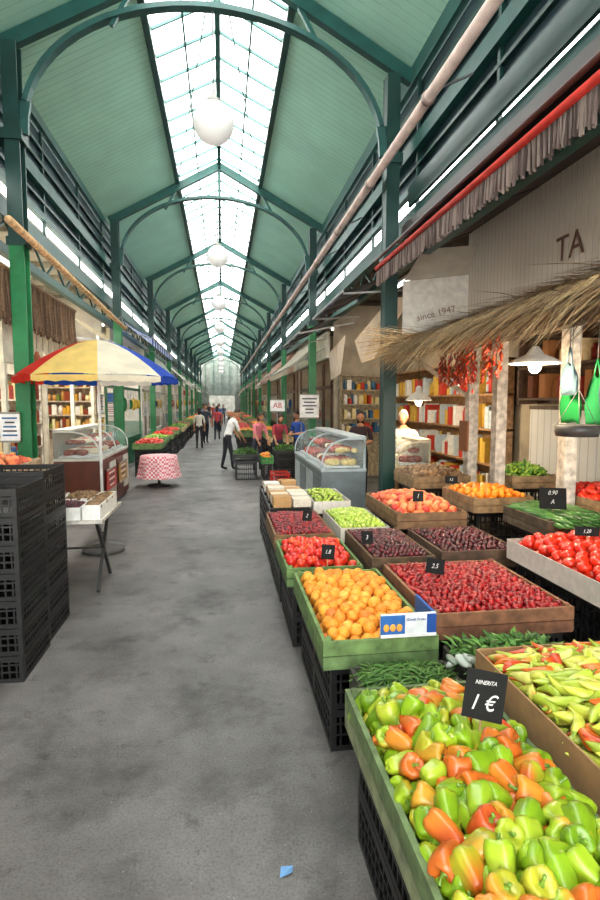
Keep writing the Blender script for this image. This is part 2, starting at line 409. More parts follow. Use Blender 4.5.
# ================================================ BUILDING
BAY=6.3; Y0=.9; NF=11; YE=Y0+BAY*(NF-1)
FR=[Y0+BAY*i for i in range(NF)]
mb=MB()
mb.bx(-5.2,5.2,-9,YE+8,-.2,0,FLOOR); mb.build('floor')
TEAL='1A504A'; DTEAL='0F3833'; GREEN='1A7642'
CX=-.09
# columns
for side in(-1,1):
    for i,y in enumerate(FR):
        mb=MB(); x=CX+side*2.3
        lc=GREEN if (i!=1 or side<0) else DTEAL
        for (z0,z1,c) in ((0,3.75,lc),(3.75,6.0,DTEAL)):
            mb.bx(x-.085,x+.085,y-.1,y-.075,z0,z1,PAINT,c); mb.bx(x-.085,x+.085,y+.075,y+.1,z0,z1,PAINT,c)
            mb.bx(x-.025,x+.025,y-.075,y+.075,z0,z1,PAINT,c)
            mb.bx(x-.08,x-.065,y-.075,y+.075,z0,z1,PAINT,c)
        mb.bx(x-.12,x+.12,y-.12,y+.12,0,.12,PAINT,lc); mb.bx(x-.12,x+.12,y-.13,y+.13,4.9,5.02,PAINT,DTEAL)
        mb.bx(x-.11,x+.11,y-.11,y+.11,3.7,3.8,PAINT,DTEAL)
        mb.build('steel_column')
# arches + rafters
for y in FR:
    mb=MB()
    pts=[]
    for k in range(33):
        t=pi*k/32; pts.append((CX+2.2*math.cos(t),y,5.0+1.62*math.sin(t)**.9 if 0<k<32 else 5.0))
    for a,b in zip(pts[:-1],pts[1:]): mb.beam(a,b,.12,.06,PAINT,'24524E')
    mb.build('roof_arch')
    mb=MB()
    for s in (-1,1):
        mb.beam((0,y,7.33),(s*2.5,y,5.98),.11,.16,PAINT,TEAL); mb.beam((s*.95,y,6.82),(s*1.25,y,6.30),.05,.05,PAINT,TEAL)
    mb.beam((0,y,6.66),(0,y,7.3),.06,.06,PAINT,TEAL)
    mb.build('roof_rafter')
# longitudinal girders
ya,yb=-5.6,YE+.2
for s,nm in((-1,'trim_1'),(1,'trim_2')):
    mb=MB(); x=s*2.46+(CX if s<0 else CX*.6)
    for z,h,w,c in ((6.0,.22,.12,TEAL),(5.62,.05,.05,DTEAL),(5.4,.05,.05,DTEAL),(5.1,.18,.14,TEAL),(4.85,.04,.05,DTEAL),(4.62,.09,.08,'1F5350'),(4.2,.22,.14,'184A46'),(3.72,.12,.1,TEAL)):
        mb.bx(x-w/2+s*.1,x+w/2+s*.1,ya,yb,z-h/2,z+h/2,PAINT,c)
    y=ya
    while y<yb:
        mb.bx(x+s*.1-.02,x+s*.1+.02,y-.025,y+.025,4.3,5.95,PAINT,DTEAL)
        y+=2.1
    mb.bx(*sorted((x+s*.13,x+s*.14)),ya,yb,4.66,5.88,GRIME)
    y=ya
    while y<yb-1:
        mb.beam((x+s*.1,y,3.78),(x+s*.1,y+.52,4.1),.03,.03,PAINT,DTEAL); mb.beam((x+s*.1,y+.52,4.1),(x+s*.1,y+1.05,3.78),.03,.03,PAINT,DTEAL); y+=1.05
    mb.build(nm)
# roof boards
mb=MB()
for s in(-1,1):
    p=[(s*.93,ya,6.93),(s*2.75,ya,5.95),(s*2.75,yb,5.95),(s*.93,yb,6.93)]
    q=[(a,b,c+.06) for a,b,c in p]
    mb.add(p+q,[(0,1,2,3),(7,6,5,4),(0,4,5,1),(1,5,6,2),(2,6,7,3),(3,7,4,0)],ROOFP)
mb.build('ceiling')
# skylight
mb=MB()
for s in(-1,1):
    mb.beam((s*.95,ya,6.92),(s*.95,yb,6.92),.09,.12,PAINT,TEAL)
    mb.beam((s*.48,ya,7.18),(s*.48,yb,7.18),.03,.05,PAINT,'4A7A74')
    y=ya
    while y<yb:
        mb.beam((0,y,7.42),(s*.95,y,6.95),.035,.04,PAINT,'4A7A74'); y+=.63
    for i in range(NF-1):
        mb.beam((0,FR[i],7.36),(s*.95,FR[i+1],6.9),.02,.02,PAINT,'4A7A74') if i%2 else mb.beam((s*.95,FR[i],6.9),(0,FR[i+1],7.36),.02,.02,PAINT,'4A7A74')
    mb.quad([(0,ya,7.47),(s*.98,ya,6.99),(s*.98,yb,6.99),(0,yb,7.47)],SKYG)
mb.beam((0,ya,7.4),(0,yb,7.4),.08,.12,PAINT,TEAL)
mb.build('skylight')
# globes
for y in FR:
    mb=MB(); mb.ell((-.06,y,5.28),(.25,.25,.25),GLOBE,n=24,m=16)
    mb.lathe((-.06,y,5.5),[(.09,0),(.09,.05),(.03,.09),(.03,.12)],PAINT,'8A8A80',16)
    mb.tube([(-.06,y,5.6),(-.06,y,6.58)],.012,PAINT,'707070',n=6); mb.build('globe_lamp')
# side walls / side ceilings
for s,nm in((-1,'left'),(1,'right')):
    mb=MB(); xw=s*4.3
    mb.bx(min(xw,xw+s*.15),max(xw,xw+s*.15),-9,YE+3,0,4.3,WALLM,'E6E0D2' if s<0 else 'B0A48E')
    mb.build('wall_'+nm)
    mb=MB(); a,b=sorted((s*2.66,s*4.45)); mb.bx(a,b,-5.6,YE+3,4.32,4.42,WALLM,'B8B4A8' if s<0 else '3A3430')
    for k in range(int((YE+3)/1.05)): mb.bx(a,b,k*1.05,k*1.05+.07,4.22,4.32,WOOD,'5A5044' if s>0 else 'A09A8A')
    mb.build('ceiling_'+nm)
mb=MB()
mb.bx(-5.2,-1.5,YE+2.4,YE+2.6,0,7.5,WALLM,'6A7068'); mb.bx(1.5,5.2,YE+2.4,YE+2.6,0,7.5,WALLM,'6A7068'); mb.bx(-1.5,1.5,YE+2.4,YE+2.6,2.6,7.5,WALLM,'6A746C')
for k in range(5): mb.bx(-1.9+k*.94,-1.86+k*.94,YE+2.35,YE+2.4,2.6,6.8,PAINT,TEAL)
mb.bx(-4,4,YE+7.8,YE+8,0,5,WALLM,'787870')
mb.build('wall_back')
# pipe right
mb=MB(); mb.tube([(2.0,-2,4.76),(2.0,YE,4.76)],.055,PAINT,'D2BCB2',n=12)
for y in [-1+2.1*k for k in range(30)]:
    mb.tube([(2.0,y,4.76),(2.0,y+.06,4.76)],.068,PAINT,'A08A84',n=12); mb.beam((2.0,y+.03,4.80),(2.45,y+.03,5.02),.02,.02,PAINT,'606060')
mb.build('drain_pipe')
# ================================================ SHOP BAYS
def goods(mb,x0,x1,y0,y1,z,hmax,along='y',pal=None):
    pal=pal or ['C8A060','A83020','E8E0D0','3A6A40','D8B048','6A3A20','2A4A7A','F0F0E8','B86030']
    y=y0
    while y<y1-.06:
        w=R.uniform(.06,.14); h=R.uniform(.5,1)*hmax; c=ch(*pal)
        if R.random()<.5: mb.bx(x0,x1,y,y+w-.01,z,z+h,CARD,c)
        else:
            cx=(x0+x1)/2; r=min(w*.45,(x1-x0)/2); mb.lathe((cx,y+w/2,z),[(0,0),(r,0),(r,h*.75),(r*.7,h*.85),(r*.75,h),(0,h)],PLAST,c,8)
        y+=w
def shelf(name,s,xb,y0,y1,z0,z1,n,col='8A6440',pal=None,d=.35,zb=0,xf=None):
    mb=MB(); mb.xf=xf; xa=xb-s*d; a,b=sorted((xa,xb))
    for y in(y0,y1-.03): mb.bx(a,b,y,y+.03,zb,z1,WOOD,col)
    mb.bx(*sorted((xb,xb-s*.02)),y0,y1,zb,z1,WOOD,col)
    for i in range(n+1):
        z=z0+(z1-z0)*i/n; mb.bx(a,b,y0,y1,z-.03,z,WOOD,col)
        if i<n: goods(mb,a+.03,b-.03,y0+.04,y1-.04,z+.001,(z1-z0)/n*.75,pal=pal)
    mb.xf=None
    mb.build(name)
def awning(name,s,x0,z0,x1,z1,y0,y1,cols,val=.18,mat=None):
    mat=mat or CANV
    mb=MB(); n=len(cols)*max(1,int((y1-y0)/(.25*len(cols)))); dy=(y1-y0)/n
    for i in range(n):
        c=cols[i%len(cols)]; a=y0+i*dy;b=a+dy
        pts=[]
        for k in range(5):
            t=k/4; pts.append((x0+(x1-x0)*t,z0+(z1-z0)*t-.05*math.sin(pi*t)))
        for (xa,za),(xb,zb) in zip(pts[:-1],pts[1:]):
            mb.add([(xa,a,za),(xb,a,zb),(xb,b,zb),(xa,b,za)],[(0,1,2,3)],mat,c)
        mb.add([(x1,a,z1),(x1,a,z1-val*.8),(x1,(a+b)/2,z1-val),(x1,b,z1-val*.8),(x1,b,z1)],[(0,1,2,3,4)],mat,c)
    mb.tube([(x1,y0,z1),(x1,y1,z1)],.018,PAINT,'B0B0B0',n=8)
    for y in(y0+.05,y1-.05): mb.beam((x0,y,z0-.35),(x1,y,z1-.02),.025,.025,PAINT,'909090')
    mb.build(name)
def displaycase(name,x0,x1,y0,y1,zb,zt,base,face=-1,trim='D8DCDC',fill=None):
    mb=MB(); mb.bx(x0,x1,y0,y1,.08,zb,PAINT,base); mb.bx(x0+.04,x1-.04,y0+.04,y1-.04,0,.08,PLAST,'202020')
    mb.bx(x0-.01,x1+.01,y0-.01,y1+.01,zb,zb+.04,PAINT,trim)
    xf,xb=(x0,x1) if face<0 else (x1,x0)
    for k in range(4):
        yy=y0+(y1-y0)*k/4; mb.bx(*sorted((xf,xf+face*.008)),yy+.05,yy+(y1-y0)/4-.05,.2,zb-.1,PAINT,trim if k%2 else base)
    H=zt-zb; prof=[]
    for k in range(9):
        t=k/8*pi/2; prof.append((xf+(xb-xf)*.62*(1-math.cos(t)),zb+.04+(H-.06)*math.sin(t)**.8))
    prof.append((xb,zt-.02))
    for (xa,za),(xc,zc) in zip(prof[:-1],prof[1:]): mb.quad([(xa,y0,za),(xc,y0,zc),(xc,y1,zc),(xa,y1,za)],GLASS)
    for y in(y0,(y0+y1)/2,y1):
        if y in(y0,y1): mb.add([(p[0],y,p[1]) for p in prof]+[(xb,y,zb+.04)],[tuple(range(len(prof)+1))],GLASS)
        for p,q in zip(prof[:-1],prof[1:]): mb.beam((p[0],y,p[1]),(q[0],y,q[1]),.02,.02,PAINT,trim)
    a,b=sorted((xb,xb+(xf-xb)*.4)); mb.bx(a,b,y0,y1,zt-.02,zt+.02,PAINT,trim)
    mb.bx(*sorted((xb,xb+(xf-xb)*.05)),y0,y1,zb,zt,PAINT,trim)
    mb.bx(min(x0,x1)+.08,max(x0,x1)-.06,y0+.03,y1-.03,zb+H*.5,zb+H*.5+.01,GLASS)
    y=y0+.05
    while y<y1-.25:
        mb.bx(x0+.07,x1-.07,y,y+.26,zb+.05,zb+.08,PAINT,'C8CCCC')
        c=ch(*(fill or ['E8DCC0','C86050','F0E8D8','B04038','E0C880','8A3A2A']))
        for _ in range(18): mb.ell((R.uniform(x0+.14,x1-.14),y+R.uniform(.04,.22),zb+.12),(.06,.04,.05),MATTE,c,8,5)
        for _ in range(9): mb.ell((R.uniform(x0+.25,x1-.14) if face<0 else R.uniform(x0+.14,x1-.25),y+R.uniform(.04,.22),zb+H*.5+.05),(.05,.04,.04),MATTE,c,8,5)
        y+=.3
    mb.build(name)
def signboard(name,c,w,h,nrm,col,text=None,tcol='202020',ts=.2,t=.03):
    mb=MB()
    if nrm=='y-': M=frameM(c,(1,0,0),(0,0,1))
    elif nrm=='x-': M=frameM(c,(0,-1,0),(0,0,1))
    else: M=frameM(c,(0,1,0),(0,0,1))
    mb.xf=M; mb.bx(-w/2,w/2,-h/2,h/2,-t,0,PAINT,col)
    for a in(-1,1): mb.bx(-w/2,w/2,a*h/2-.012,a*h/2+.012,-t,.008,PAINT,'8A8A80')
    if text=='#':
        for k in range(5):
            L=w*R.uniform(.4,.8); z=h*(.32-.15*k); mb.bx(-L/2,L/2,z-h*.03,z+h*.03,0,.003,CARD,tcol if k%2==0 else '505050')
    elif text: textinto(mb,text,Matrix.Translation((0,0,.004)),ts,CARD,tcol)
    mb.xf=None; mb.build(name)
def pendant(x,y,z,r,top=4.3,power=25,shade='F0EDE4',flat=False):
    mb=MB()
    prof=[(r,0),(r*.99,.012),(r*.7,.045),(r*.35,.075),(r*.2,.12),(.02,.14)] if flat else [(r,0),(r*.97,.015),(r*.55,.09),(r*.25,.13),(r*.2,.2),(.02,.22)]
    mb.lathe((x,y,z),prof,PAINT,shade,24)
    mb.ell((x,y,z-.02),(.05,.05,.06),BULB,n=12,m=8); mb.tube([(x,y,z+prof[-1][1]-.02),(x,y,top)],.006,PLAST,'202020',n=5); mb.build('pendant_lamp')
    if power:
        l=bpy.data.lights.new('bulb_light','POINT'); l.energy=power; l.color=(1,.78,.52); l.shadow_soft_size=.08
        o=bpy.data.objects.new('bulb_light',l); o.location=(x,y,z-.13); bpy.context.collection.objects.link(o)
PALS=[['C8A060','A83020','E8E0D0','3A6A40'],['F0F0E8','D8B048','B8C8D0','C84030'],['6A3A20','A87040','D8C090','8A2A20']]
for s in(-1,1):
    for i in range(1,NF-1):
        y0=FR[i];y1=FR[i+1]
        if not(s>0 and i==1):
            mb=MB(); a,b=sorted((s*2.75,s*4.28)); mb.bx(a,b,y0-.06,y0+.06,0,4.21,WALLM,ch('DDD6C6','CFC8BA','E4DFD4') if s<0 else 'B4A894')
            mb.bx(a,b,y0-.08,y0-.061,0,1.2,WALLM,ch('8AA090','A09080','7A8A98'))
            mb.build('wall_divider')
        for k in range(3 if s<0 else 1):
            if s>0 and i==1: break
            if s<0 and i==2: break
            signboard('wall_poster',(s*R.uniform(2.95,3.9),y0-.09,1.5+.55*k+R.uniform(-.1,.1)),R.uniform(.3,.6),R.uniform(.3,.45),'y-',ch('F0F0EC','E8D890','B03028','3A6AA8','F0E8E0'),'#',tcol=ch('C02020','204080','206030'),t=.012)
        if not (s>0 and i==1) and not(s<0 and i==1):
            col=ch('E8E4DA','2F6A50','D8D0BC','C8B890','3A5A7A','E0DCD0','8A3A2C')
            mb=MB(); a,b=sorted((s*2.62,s*2.70)); mb.bx(a,b,y0+.25,y1-.25,2.95,3.6,PAINT,col)
            mb.bx(a-.01,b+.01,y0+.25,y1-.25,2.92,2.96,PAINT,'6A6A60'); mb.bx(a-.01,b+.01,y0+.25,y1-.25,3.6,3.63,PAINT,'6A6A60')
            M=frameM((s*2.615,(y0+y1)/2,3.27),(0,-s*1.0,0),(0,0,1)); textinto(mb,ch('MARKET','FRUTTA','KAFE','OLIVES','FISH'),M,.4,CARD,'1A1A1A' if col[0] in 'EDC' else 'F0F0F0')
            mb.build('shop_sign')
        if i>=2:
            mb=MB(); xs=s*2.74; fc=ch('E8E4DC','2A6A4A','5A3A28','C8C0B0'); a,b=sorted((xs,xs+s*.06))
            for yy in(y0+.3,y0+1.4,y0+1.5,y1-.5): mb.bx(a,b,yy,yy+.07,0,2.92,PAINT,fc)
            mb.bx(a,b,y0+.3,y1-.43,2.2,2.28,PAINT,fc); mb.bx(a,b,y0+1.5,y1-.43,0,.8,PAINT,fc)
            mb.bx(*sorted((xs+s*.02,xs+s*.03)),y0+1.57,y1-.5,.8,2.2,GLASS)
            for k in range(7):
                yy=y0+1.8+k*.5; mb.tube([(s*2.66,yy,2.2),(s*2.66,yy,1.95)],.004,PLAST,'404040',n=4)
                mb.ell((s*2.66,yy,1.78),(.06,.1,R.uniform(.12,.22)),CLOTH,ch('C83A2C','E8C050','3A8A50','2A5AA0','E8E0D8','B06A30'),8,6)
            mb.build('shop_front')
        if s>0: shelf('shop_shelf',1,4.27,y0+.4,y1-.6,.4,2.5,4,ch('8A6440','A88058','5A4030'),ch(*PALS))
        else: shelf('shop_shelf',-1,-4.27,y0+.5,y1-.7,.4,2.4,4,ch('E0D8C8','A88058','C8B898'),ch(*PALS))
        mb=MB(); mb.bx(s*3.4-.06,s*3.4+.06,y0+1.5,y0+3.5,4.1,4.15,PAINT,'F0F0F0'); mb.tube([(s*3.4,y0+1.55,4.07),(s*3.4,y0+3.45,4.07)],.02,FILL_TUBE,n=8)  # invented ceiling fixture, added in each bay to go with the fill light
        for yy in(y0+1.7,y0+3.3): mb.bx(s*3.4-.01,s*3.4+.01,yy,yy+.02,4.15,4.219,PAINT,'808080')
        mb.build('added_tube_lamp')
        l=bpy.data.lights.new('added_shop_fill','AREA'); l.shape='RECTANGLE'; l.size=.1; l.size_y=2; l.energy=(240 if i<3 else 90) if s<0 else (55 if i==1 else 45); l.color=(1,.95,.87) if s<0 else (1,.74,.48)  # added area light brightening the shop, stronger on the left side
        o=bpy.data.objects.new('added_shop_fill',l); o.location=(s*3.4,y0+2.5,4.02); bpy.context.collection.objects.link(o)
        if i>=2:
            ac=[['E8E4D8'],['2C5AA0','E8E8E8'],['D8D0BC','C8C0AC'],['2F6A4A','E8E8E0'],['8A8A84'],['A83A2C','E8E0D0']]
            if not(s<0 and i==2): awning('shop_awning',s,s*2.6,R.uniform(3.5,3.7),s*R.uniform(1.5,1.9),R.uniform(2.7,3.0),y0+.4,y1-.6,ac[(i*3+(s>0)*2)%6])
        if i>=2:
            for k in range(3):
                yy=y0+.5+k*1.9
                xs=[R.uniform(1.5,1.58)] if s<0 else [R.uniform(.5,.7) if i>2 else 1.25,1.4]
                if s>0 and i==2: xs=[1.35]
                for xx in xs:
                    if s>0 and i==2 and k<1: continue
                    a,b=sorted((s*xx,s*(xx+.7)))
                    fn,sp=ch((f_red,.12),(f_org,.11),(f_leaf,.09),(f_gpep,.09),(f_pot,.11),(f_tom,.13))
                    bin_('produce_crate',a,b,yy,yy+1.3,.7+.12*(xx>1.2),.14,fn,sp,.08,col=ch('A88A60','6A8A50','C8B080'),layers=1)
# ================================================ LEFT NEAR
mb=MB()
mb.tube([(-2.52,6.2,3.42),(-2.52,10.2,3.42)],.03,WOOD,'7A5A3C',n=8)
y=6.25
while y<10.15:
    L=R.uniform(.5,.66); c=ch('6A5240','7A6048','584434','8A7058'); mb.beam((-2.52+R.uniform(-.02,.02),y,3.42),(-2.52+R.uniform(-.04,.04),y+R.uniform(-.02,.02),3.42-L),.022,.006,REED,c,up=(0,1,0)); y+=.011
mb.build('reed_blind')
mb=MB(); mb.tube([(-2.22,6.4,3.78),(-2.2,13.3,3.55)],.045,WOOD,'D8B080',n=10)
for y in(7.35,13.2): mb.tube([(-2.36,y,3.6),(-2.36,y,3.72),(-2.24,y,3.78)],.012,PAINT,'707070',n=6)
mb.build('wooden_pole')
awning('shop_awning',-1,-2.55,3.95,-1.65,3.4,13.8,19.2,['1E50B0','DCE6F4'],.2)
XR=Matrix.Rotation(pi/2,4,'Z')
shelf('jar_shelf',1,13.4,2.85,4.1,1.25,2.5,4,'C8B498',['C89048','8A3A1C','E8D8A0','D8A030','6A7A30','F0E8D8'],.3,zb=0,xf=XR)
mb=MB(); mb.bx(-2.75,-2.68,7.35,13.3,2.35,2.95,PAINT,'E8E0C8'); mb.bx(-2.77,-2.66,7.35,13.3,2.95,3.0,PAINT,'A89878')
for y in (7.4,9.0,10.6,12.2,13.25): mb.bx(-2.75,-2.69,y,y+.08,0,2.35,PAINT,'E0D8C4')
mb.build('shop_front')
signboard('wall_poster',(-2.64,11.0,2.65),2.6,.42,'x+','F0E8D0','DELICATESSEN',tcol='8A2A20',ts=.3,t=.02)
for k in range(2): signboard('wall_poster',(-2.63,12.6,1.3+.5*k),.6,.4,'x+',ch('F0F0F0','E8D050'),'#',tcol='B02020',t=.012)
signboard('wall_poster',(-3.5,13.05,2.9),1.2,.5,'y-','F4ECD8','#',tcol='8A2A20',t=.02)
mb=MB()
for k in range(12):
    y=7.8+k*.28; mb.tube([(-2.6,y,2.95),(-2.6,y,2.6)],.004,PLAST,'806040',n=4); mb.ell((-2.6,y,2.42),(.05,.06,R.uniform(.12,.2)),MATTE,ch('8A3A24','D8C090','A85A34','E8D8B8'),8,6)
mb.build('hanging_sausages')
awning('shop_awning',-1,-2.6,3.35,-2.0,2.95,10.4,13.2,['E8DCC0','D8C8A0'],.15)
mb=MB(); mb.bx(-3.6,-2.9,7.6,8.8,0,.95,WOOD,'B8A888'); goods(mb,-3.55,-3.3,7.65,8.75,.951,.4); goods(mb,-3.2,-2.95,7.65,8.75,.951,.25); mb.build('dry_goods_counter')
# umbrella
def umbrella(cx,cy,zr,za,r,cols):
    mb=MB(); n=8; K=6
    P=lambda j,t:(cx+r*t*math.cos(2*pi*j/n+.2),cy+r*t*math.sin(2*pi*j/n+.2),za-(za-zr)*(t**1.6))
    for j in range(n):
        for k in range(K):
            t0=k/K;t1=(k+1)/K
            S=4
            for q in range(S):
                def pt(t,w):
                    a=Vector(P(j,t));b=Vector(P(j+1,t)); p=a.lerp(b,w); p.z+=.04*t*4*w*(1-w)*.5; return p
                mb.add([pt(t0,q/S),pt(t1,q/S),pt(t1,(q+1)/S),pt(t0,(q+1)/S)],[(0,1,2,3)],CANV,cols[j%len(cols)],True)
        a=Vector(P(j,1));b=Vector(P(j+1,1))
        for q in range(4):
            A=a.lerp(b,q/4);B=a.lerp(b,(q+1)/4)
            mb.add([A,A-Vector((0,0,.06)),(A+B)/2-Vector((0,0,.075)),B-Vector((0,0,.06)),B],[(0,1,2,3,4)],CANV,cols[j%len(cols)])
        mb.tube([Vector((cx,cy,za-.1)),Vector(P(j,.5))-Vector((0,0,.02)),Vector(P(j,1))-Vector((0,0,.01))],.006,PAINT,'C0C0C0',n=5)
        mb.tube([(cx,cy,zr-.05),Vector(P(j,.5))-Vector((0,0,.03))],.005,PAINT,'C0C0C0',n=5)
    mb.tube([(cx,cy,.05),(cx,cy,za+.05)],.018,PAINT,'E8E8E8',n=10)
    mb.lathe((cx,cy,0),[(0,0),(.25,0),(.25,.06),(.05,.1),(.05,.25),(0,.25)],PLAST,'606060',18)
    mb.build('market_umbrella')
umbrella(-1.48,7.0,2.14,2.6,.95,['1E48B4','F4EFE0','2450B0','E83A20','E42A18','FAD880','F8F0D8','1E50C8'])
# trestle table with boxes
mb=MB(); mb.bx(-1.95,-1.12,5.25,6.25,.72,.75,WOOD,'C8C4BC')
for x in(-1.85,-1.22):
    mb.beam((x,5.45,.72),(x,6.05,0.01),.03,.03,PAINT,'303030'); mb.beam((x,6.05,.72),(x,5.45,0.01),.03,.03,PAINT,'303030')
mb.beam((-1.85,5.75,.37),(-1.22,5.75,.37),.02,.02,PAINT,'303030'); mb.build('trestle_table')
mb=MB()
for k,(x,y) in enumerate([(-1.62,5.28),(-1.62,5.78),(-1.95,5.3),(-1.95,5.8)]):
    cbox(mb,x+.02,x+.3,y,y+.4,.752,.12,'ECECE8'); heap(mb,x+.04,x+.28,y+.02,y+.38,.85,.03,.035,[f_cher,f_pot,f_egg,f_pot][k] if k!=2 else f_pot,1,'303030')
cbox(mb,-1.3,-1.14,5.28,6.1,.752,.14,'F0F0EC'); heap(mb,-1.28,-1.16,5.3,6.08,.86,.02,.04,f_pot,1)
mb.build('foam_box_goods')
# black crate stack left
for (x0,x1,y0,y1,h) in ((-1.82,-1.32,3.72,4.28,.185),(-1.86,-1.34,4.34,4.9,.19),(-2.42,-1.9,3.8,4.38,.185)):
    mb=MB()
    for k in range(7): pcrate(mb,x0,x1,y0,y1,k*h,h-.001,dens=.045)
    mb.build('plastic_crate_stack')
bin_('radish_crate',-2.9,-1.95,5.2,6.3,1.24,.15,f_nect,.1,.08,layers=1,col='C8B090')
signboard('notice_board',(-2.5,6.95,1.55),.22,.34,'y-','F0F0F0','#',tcol='3A6A9A')
displaycase('deli_case',-2.62,-1.92,9.0,11.6,.92,1.4,'5A2A1C',1,'C8C8C0')
signboard('notice_board',(-1.88,9.7,.55),.8,.35,'x+','B83028','#',tcol='F0E8D8',ts=.18,t=.012)
signboard('notice_board',(-1.88,10.8,.55),.8,.35,'x+','A07830','#',tcol='F0E8D8',ts=.18,t=.012)
def checked():
    m,nt,b=newmat('pink_checked_cloth'); N=nt.nodes;L=nt.links
    tc=N.new('ShaderNodeTexCoord'); c=N.new('ShaderNodeTexChecker'); c.inputs['Scale'].default_value=22
    c.inputs[1].default_value=(*lin('D8687C'),1); c.inputs[2].default_value=(*lin('F0D8D8'),1); L.new(tc.outputs['Object'],c.inputs['Vector']); L.new(c.outputs[0],b.inputs['Base Color']); b.inputs['Roughness'].default_value=.9; return m
CHK=checked()
mb=MB(); cx,cy=-1.4,12.4; n=48;vs=[];fs=[]
for ri,(r,z) in enumerate([(.02,.68),(.38,.68),(.40,.66),(.42,.5),(.45,.3),(.47,.2)]):
    for k in range(n):
        t=2*pi*k/n; w=1+(.07*math.cos(9*t)*(ri-2)/3 if ri>2 else 0); vs.append((cx+r*w*math.cos(t),cy+r*w*math.sin(t),z))
for i in range(5):
    for k in range(n): fs.append((i*n+k,i*n+(k+1)%n,(i+1)*n+(k+1)%n,(i+1)*n+k))
mb.add(vs,fs,CHK,smooth=True); mb.tube([(cx,cy,0.03),(cx,cy,.67)],.03,PAINT,'303030'); mb.lathe((cx,cy,0),[(0,0),(.25,0),(.25,.03),(0,.05)],PAINT,'303030')
mb.build('cafe_table')
# ================================================ RIGHT NEAR
mb=MB(); n=24
ys=[1.0+(7.05-1.0)*k/n for k in range(n+1)]
for a,b in zip(ys[:-1],ys[1:]):
    mb.quad([(2.0,a,3.56),(3.25,a,4.05),(3.25,b,4.05),(2.0,b,3.56)],CANV,'6A5C54')
mb.tube([(2.0,1,3.56),(2.0,7.05,3.56)],.035,CLOTH,'B82A1E',n=10)
mb.tube([(1.97,1,3.65),(1.97,7.05,3.65)],.02,PAINT,'4A2622',n=8)
y=1.0
while y<7.05:
    L=R.uniform(.16,.21); mb.beam((2.0,y,3.53),(2.0+R.uniform(-.015,.015),y+R.uniform(-.01,.01),3.53-L),.02,.004,CLOTH,ch('6A5A56','7A6A64','4A3C38','8A7A72'),up=(0,1,0)); y+=.016
for y in (1.4,3.4,5.4,6.9): mb.beam((2.0,y,3.56),(3.2,y,4.03),.03,.03,PAINT,'2A2220')
mb.build('fringed_awning')
mb=MB(); mb.bx(2.30,2.6,1.2,7.0,3.95,4.08,PAINT,'2A201E'); mb.tube([(2.42,1.2,3.87),(2.42,7.0,3.87)],.07,CLOTH,'3A2C2A',n=12); mb.bx(2.38,2.42,1.2,7.0,4.32,4.58,PAINT,'23403E'); mb.build('rolled_blind')
mb=MB(); mb.bx(3.26,3.34,1.0,7.1,2.75,4.18,CORR); mb.bx(3.2,3.25,1.0,7.1,2.68,2.78,WOOD,'8A7868')
mb.build('wall_upper_right')
mb=MB(); textinto(mb,'TA',frameM((3.245,4.9,3.3),(0,-1,0),(0,0,1)),.34,CARD,'6A4A3C'); mb.build('shop_lettering')
mb=MB(); P=[Vector((2.36,7.08,2.62)),Vector((3.2,6.95,2.75)),Vector((3.2,6.95,3.5)),Vector((2.36,7.08,3.42))]
q=[p+Vector((0,.02,0)) for p in P]
mb.add(P+q,[(0,1,2,3),(7,6,5,4),(0,4,5,1),(1,5,6,2),(2,6,7,3),(3,7,4,0)],CLOTH,'E4DED4')
M=frameM((2.78,6.985,3.0),(1,-.165,.25),(0,0,1)); textinto(mb,'since 1947',M,.12,CARD,'8A6A5A')
mb.add([(2.36,7.06,3.42),(3.2,6.93,3.5),(3.1,6.5,3.75),(2.45,6.6,3.7)],[(0,1,2,3)],CANV,'D0C8BC')
mb.build('canvas_sign')
# thatch
mb=MB()
for y in(3.0,5.0,7.0): mb.tube([(2.15,y,2.48),(3.22,y,2.86)],.025,WOOD,'7A6448',n=8)
for x,z in((2.25,2.5),(2.7,2.67),(3.15,2.82)): mb.tube([(x,2.6,z),(x,7.1,z)],.02,WOOD,'7A6448',n=8)
for k in range(3200):
    y=R.uniform(2.5,7.0); t=R.random(); x=2.2+1.0*t; z=2.52+.36*t+R.uniform(0,.09)
    L=R.uniform(.3,.8); d=Vector((-1,R.gauss(0,.45),-.36+R.gauss(0,.14))).normalized()
    if x+d.x*L<1.85: L=(x-1.85)/-d.x if d.x<0 else L
    p=Vector((x,y,z)); e=p+d*L
    if e.x<2.2: e.z-=R.uniform(.0,.26)
    mid=(p+e)/2+Vector((0,0,.02)); w=R.uniform(.004,.011)
    c=ch('BC9A68','9A7A52','CCAE80','7A5E40','D4BC8C','604A30'); s=Vector((0,w,0))
    mb.add([p-s,mid-s*1.4,e,mid+s*1.4,p+s],[(0,1,3,4),(1,2,3)],REED,c)
for k in range(160):
    p=Vector((2.35+R.uniform(-.1,.45),6.85+R.uniform(-.2,.1),2.55+R.uniform(-.05,.1))); d=Vector((-.9,R.uniform(-.5,.1),R.uniform(-.4,.25))).normalized(); e=p+d*R.uniform(.3,.7)
    mb.tube([p,(p+e)/2+Vector((0,0,.03)),e],[.006,.006,.002],REED,ch('C8A878','B89468','D8BC90'),n=4)
mb.build('thatched_canopy')
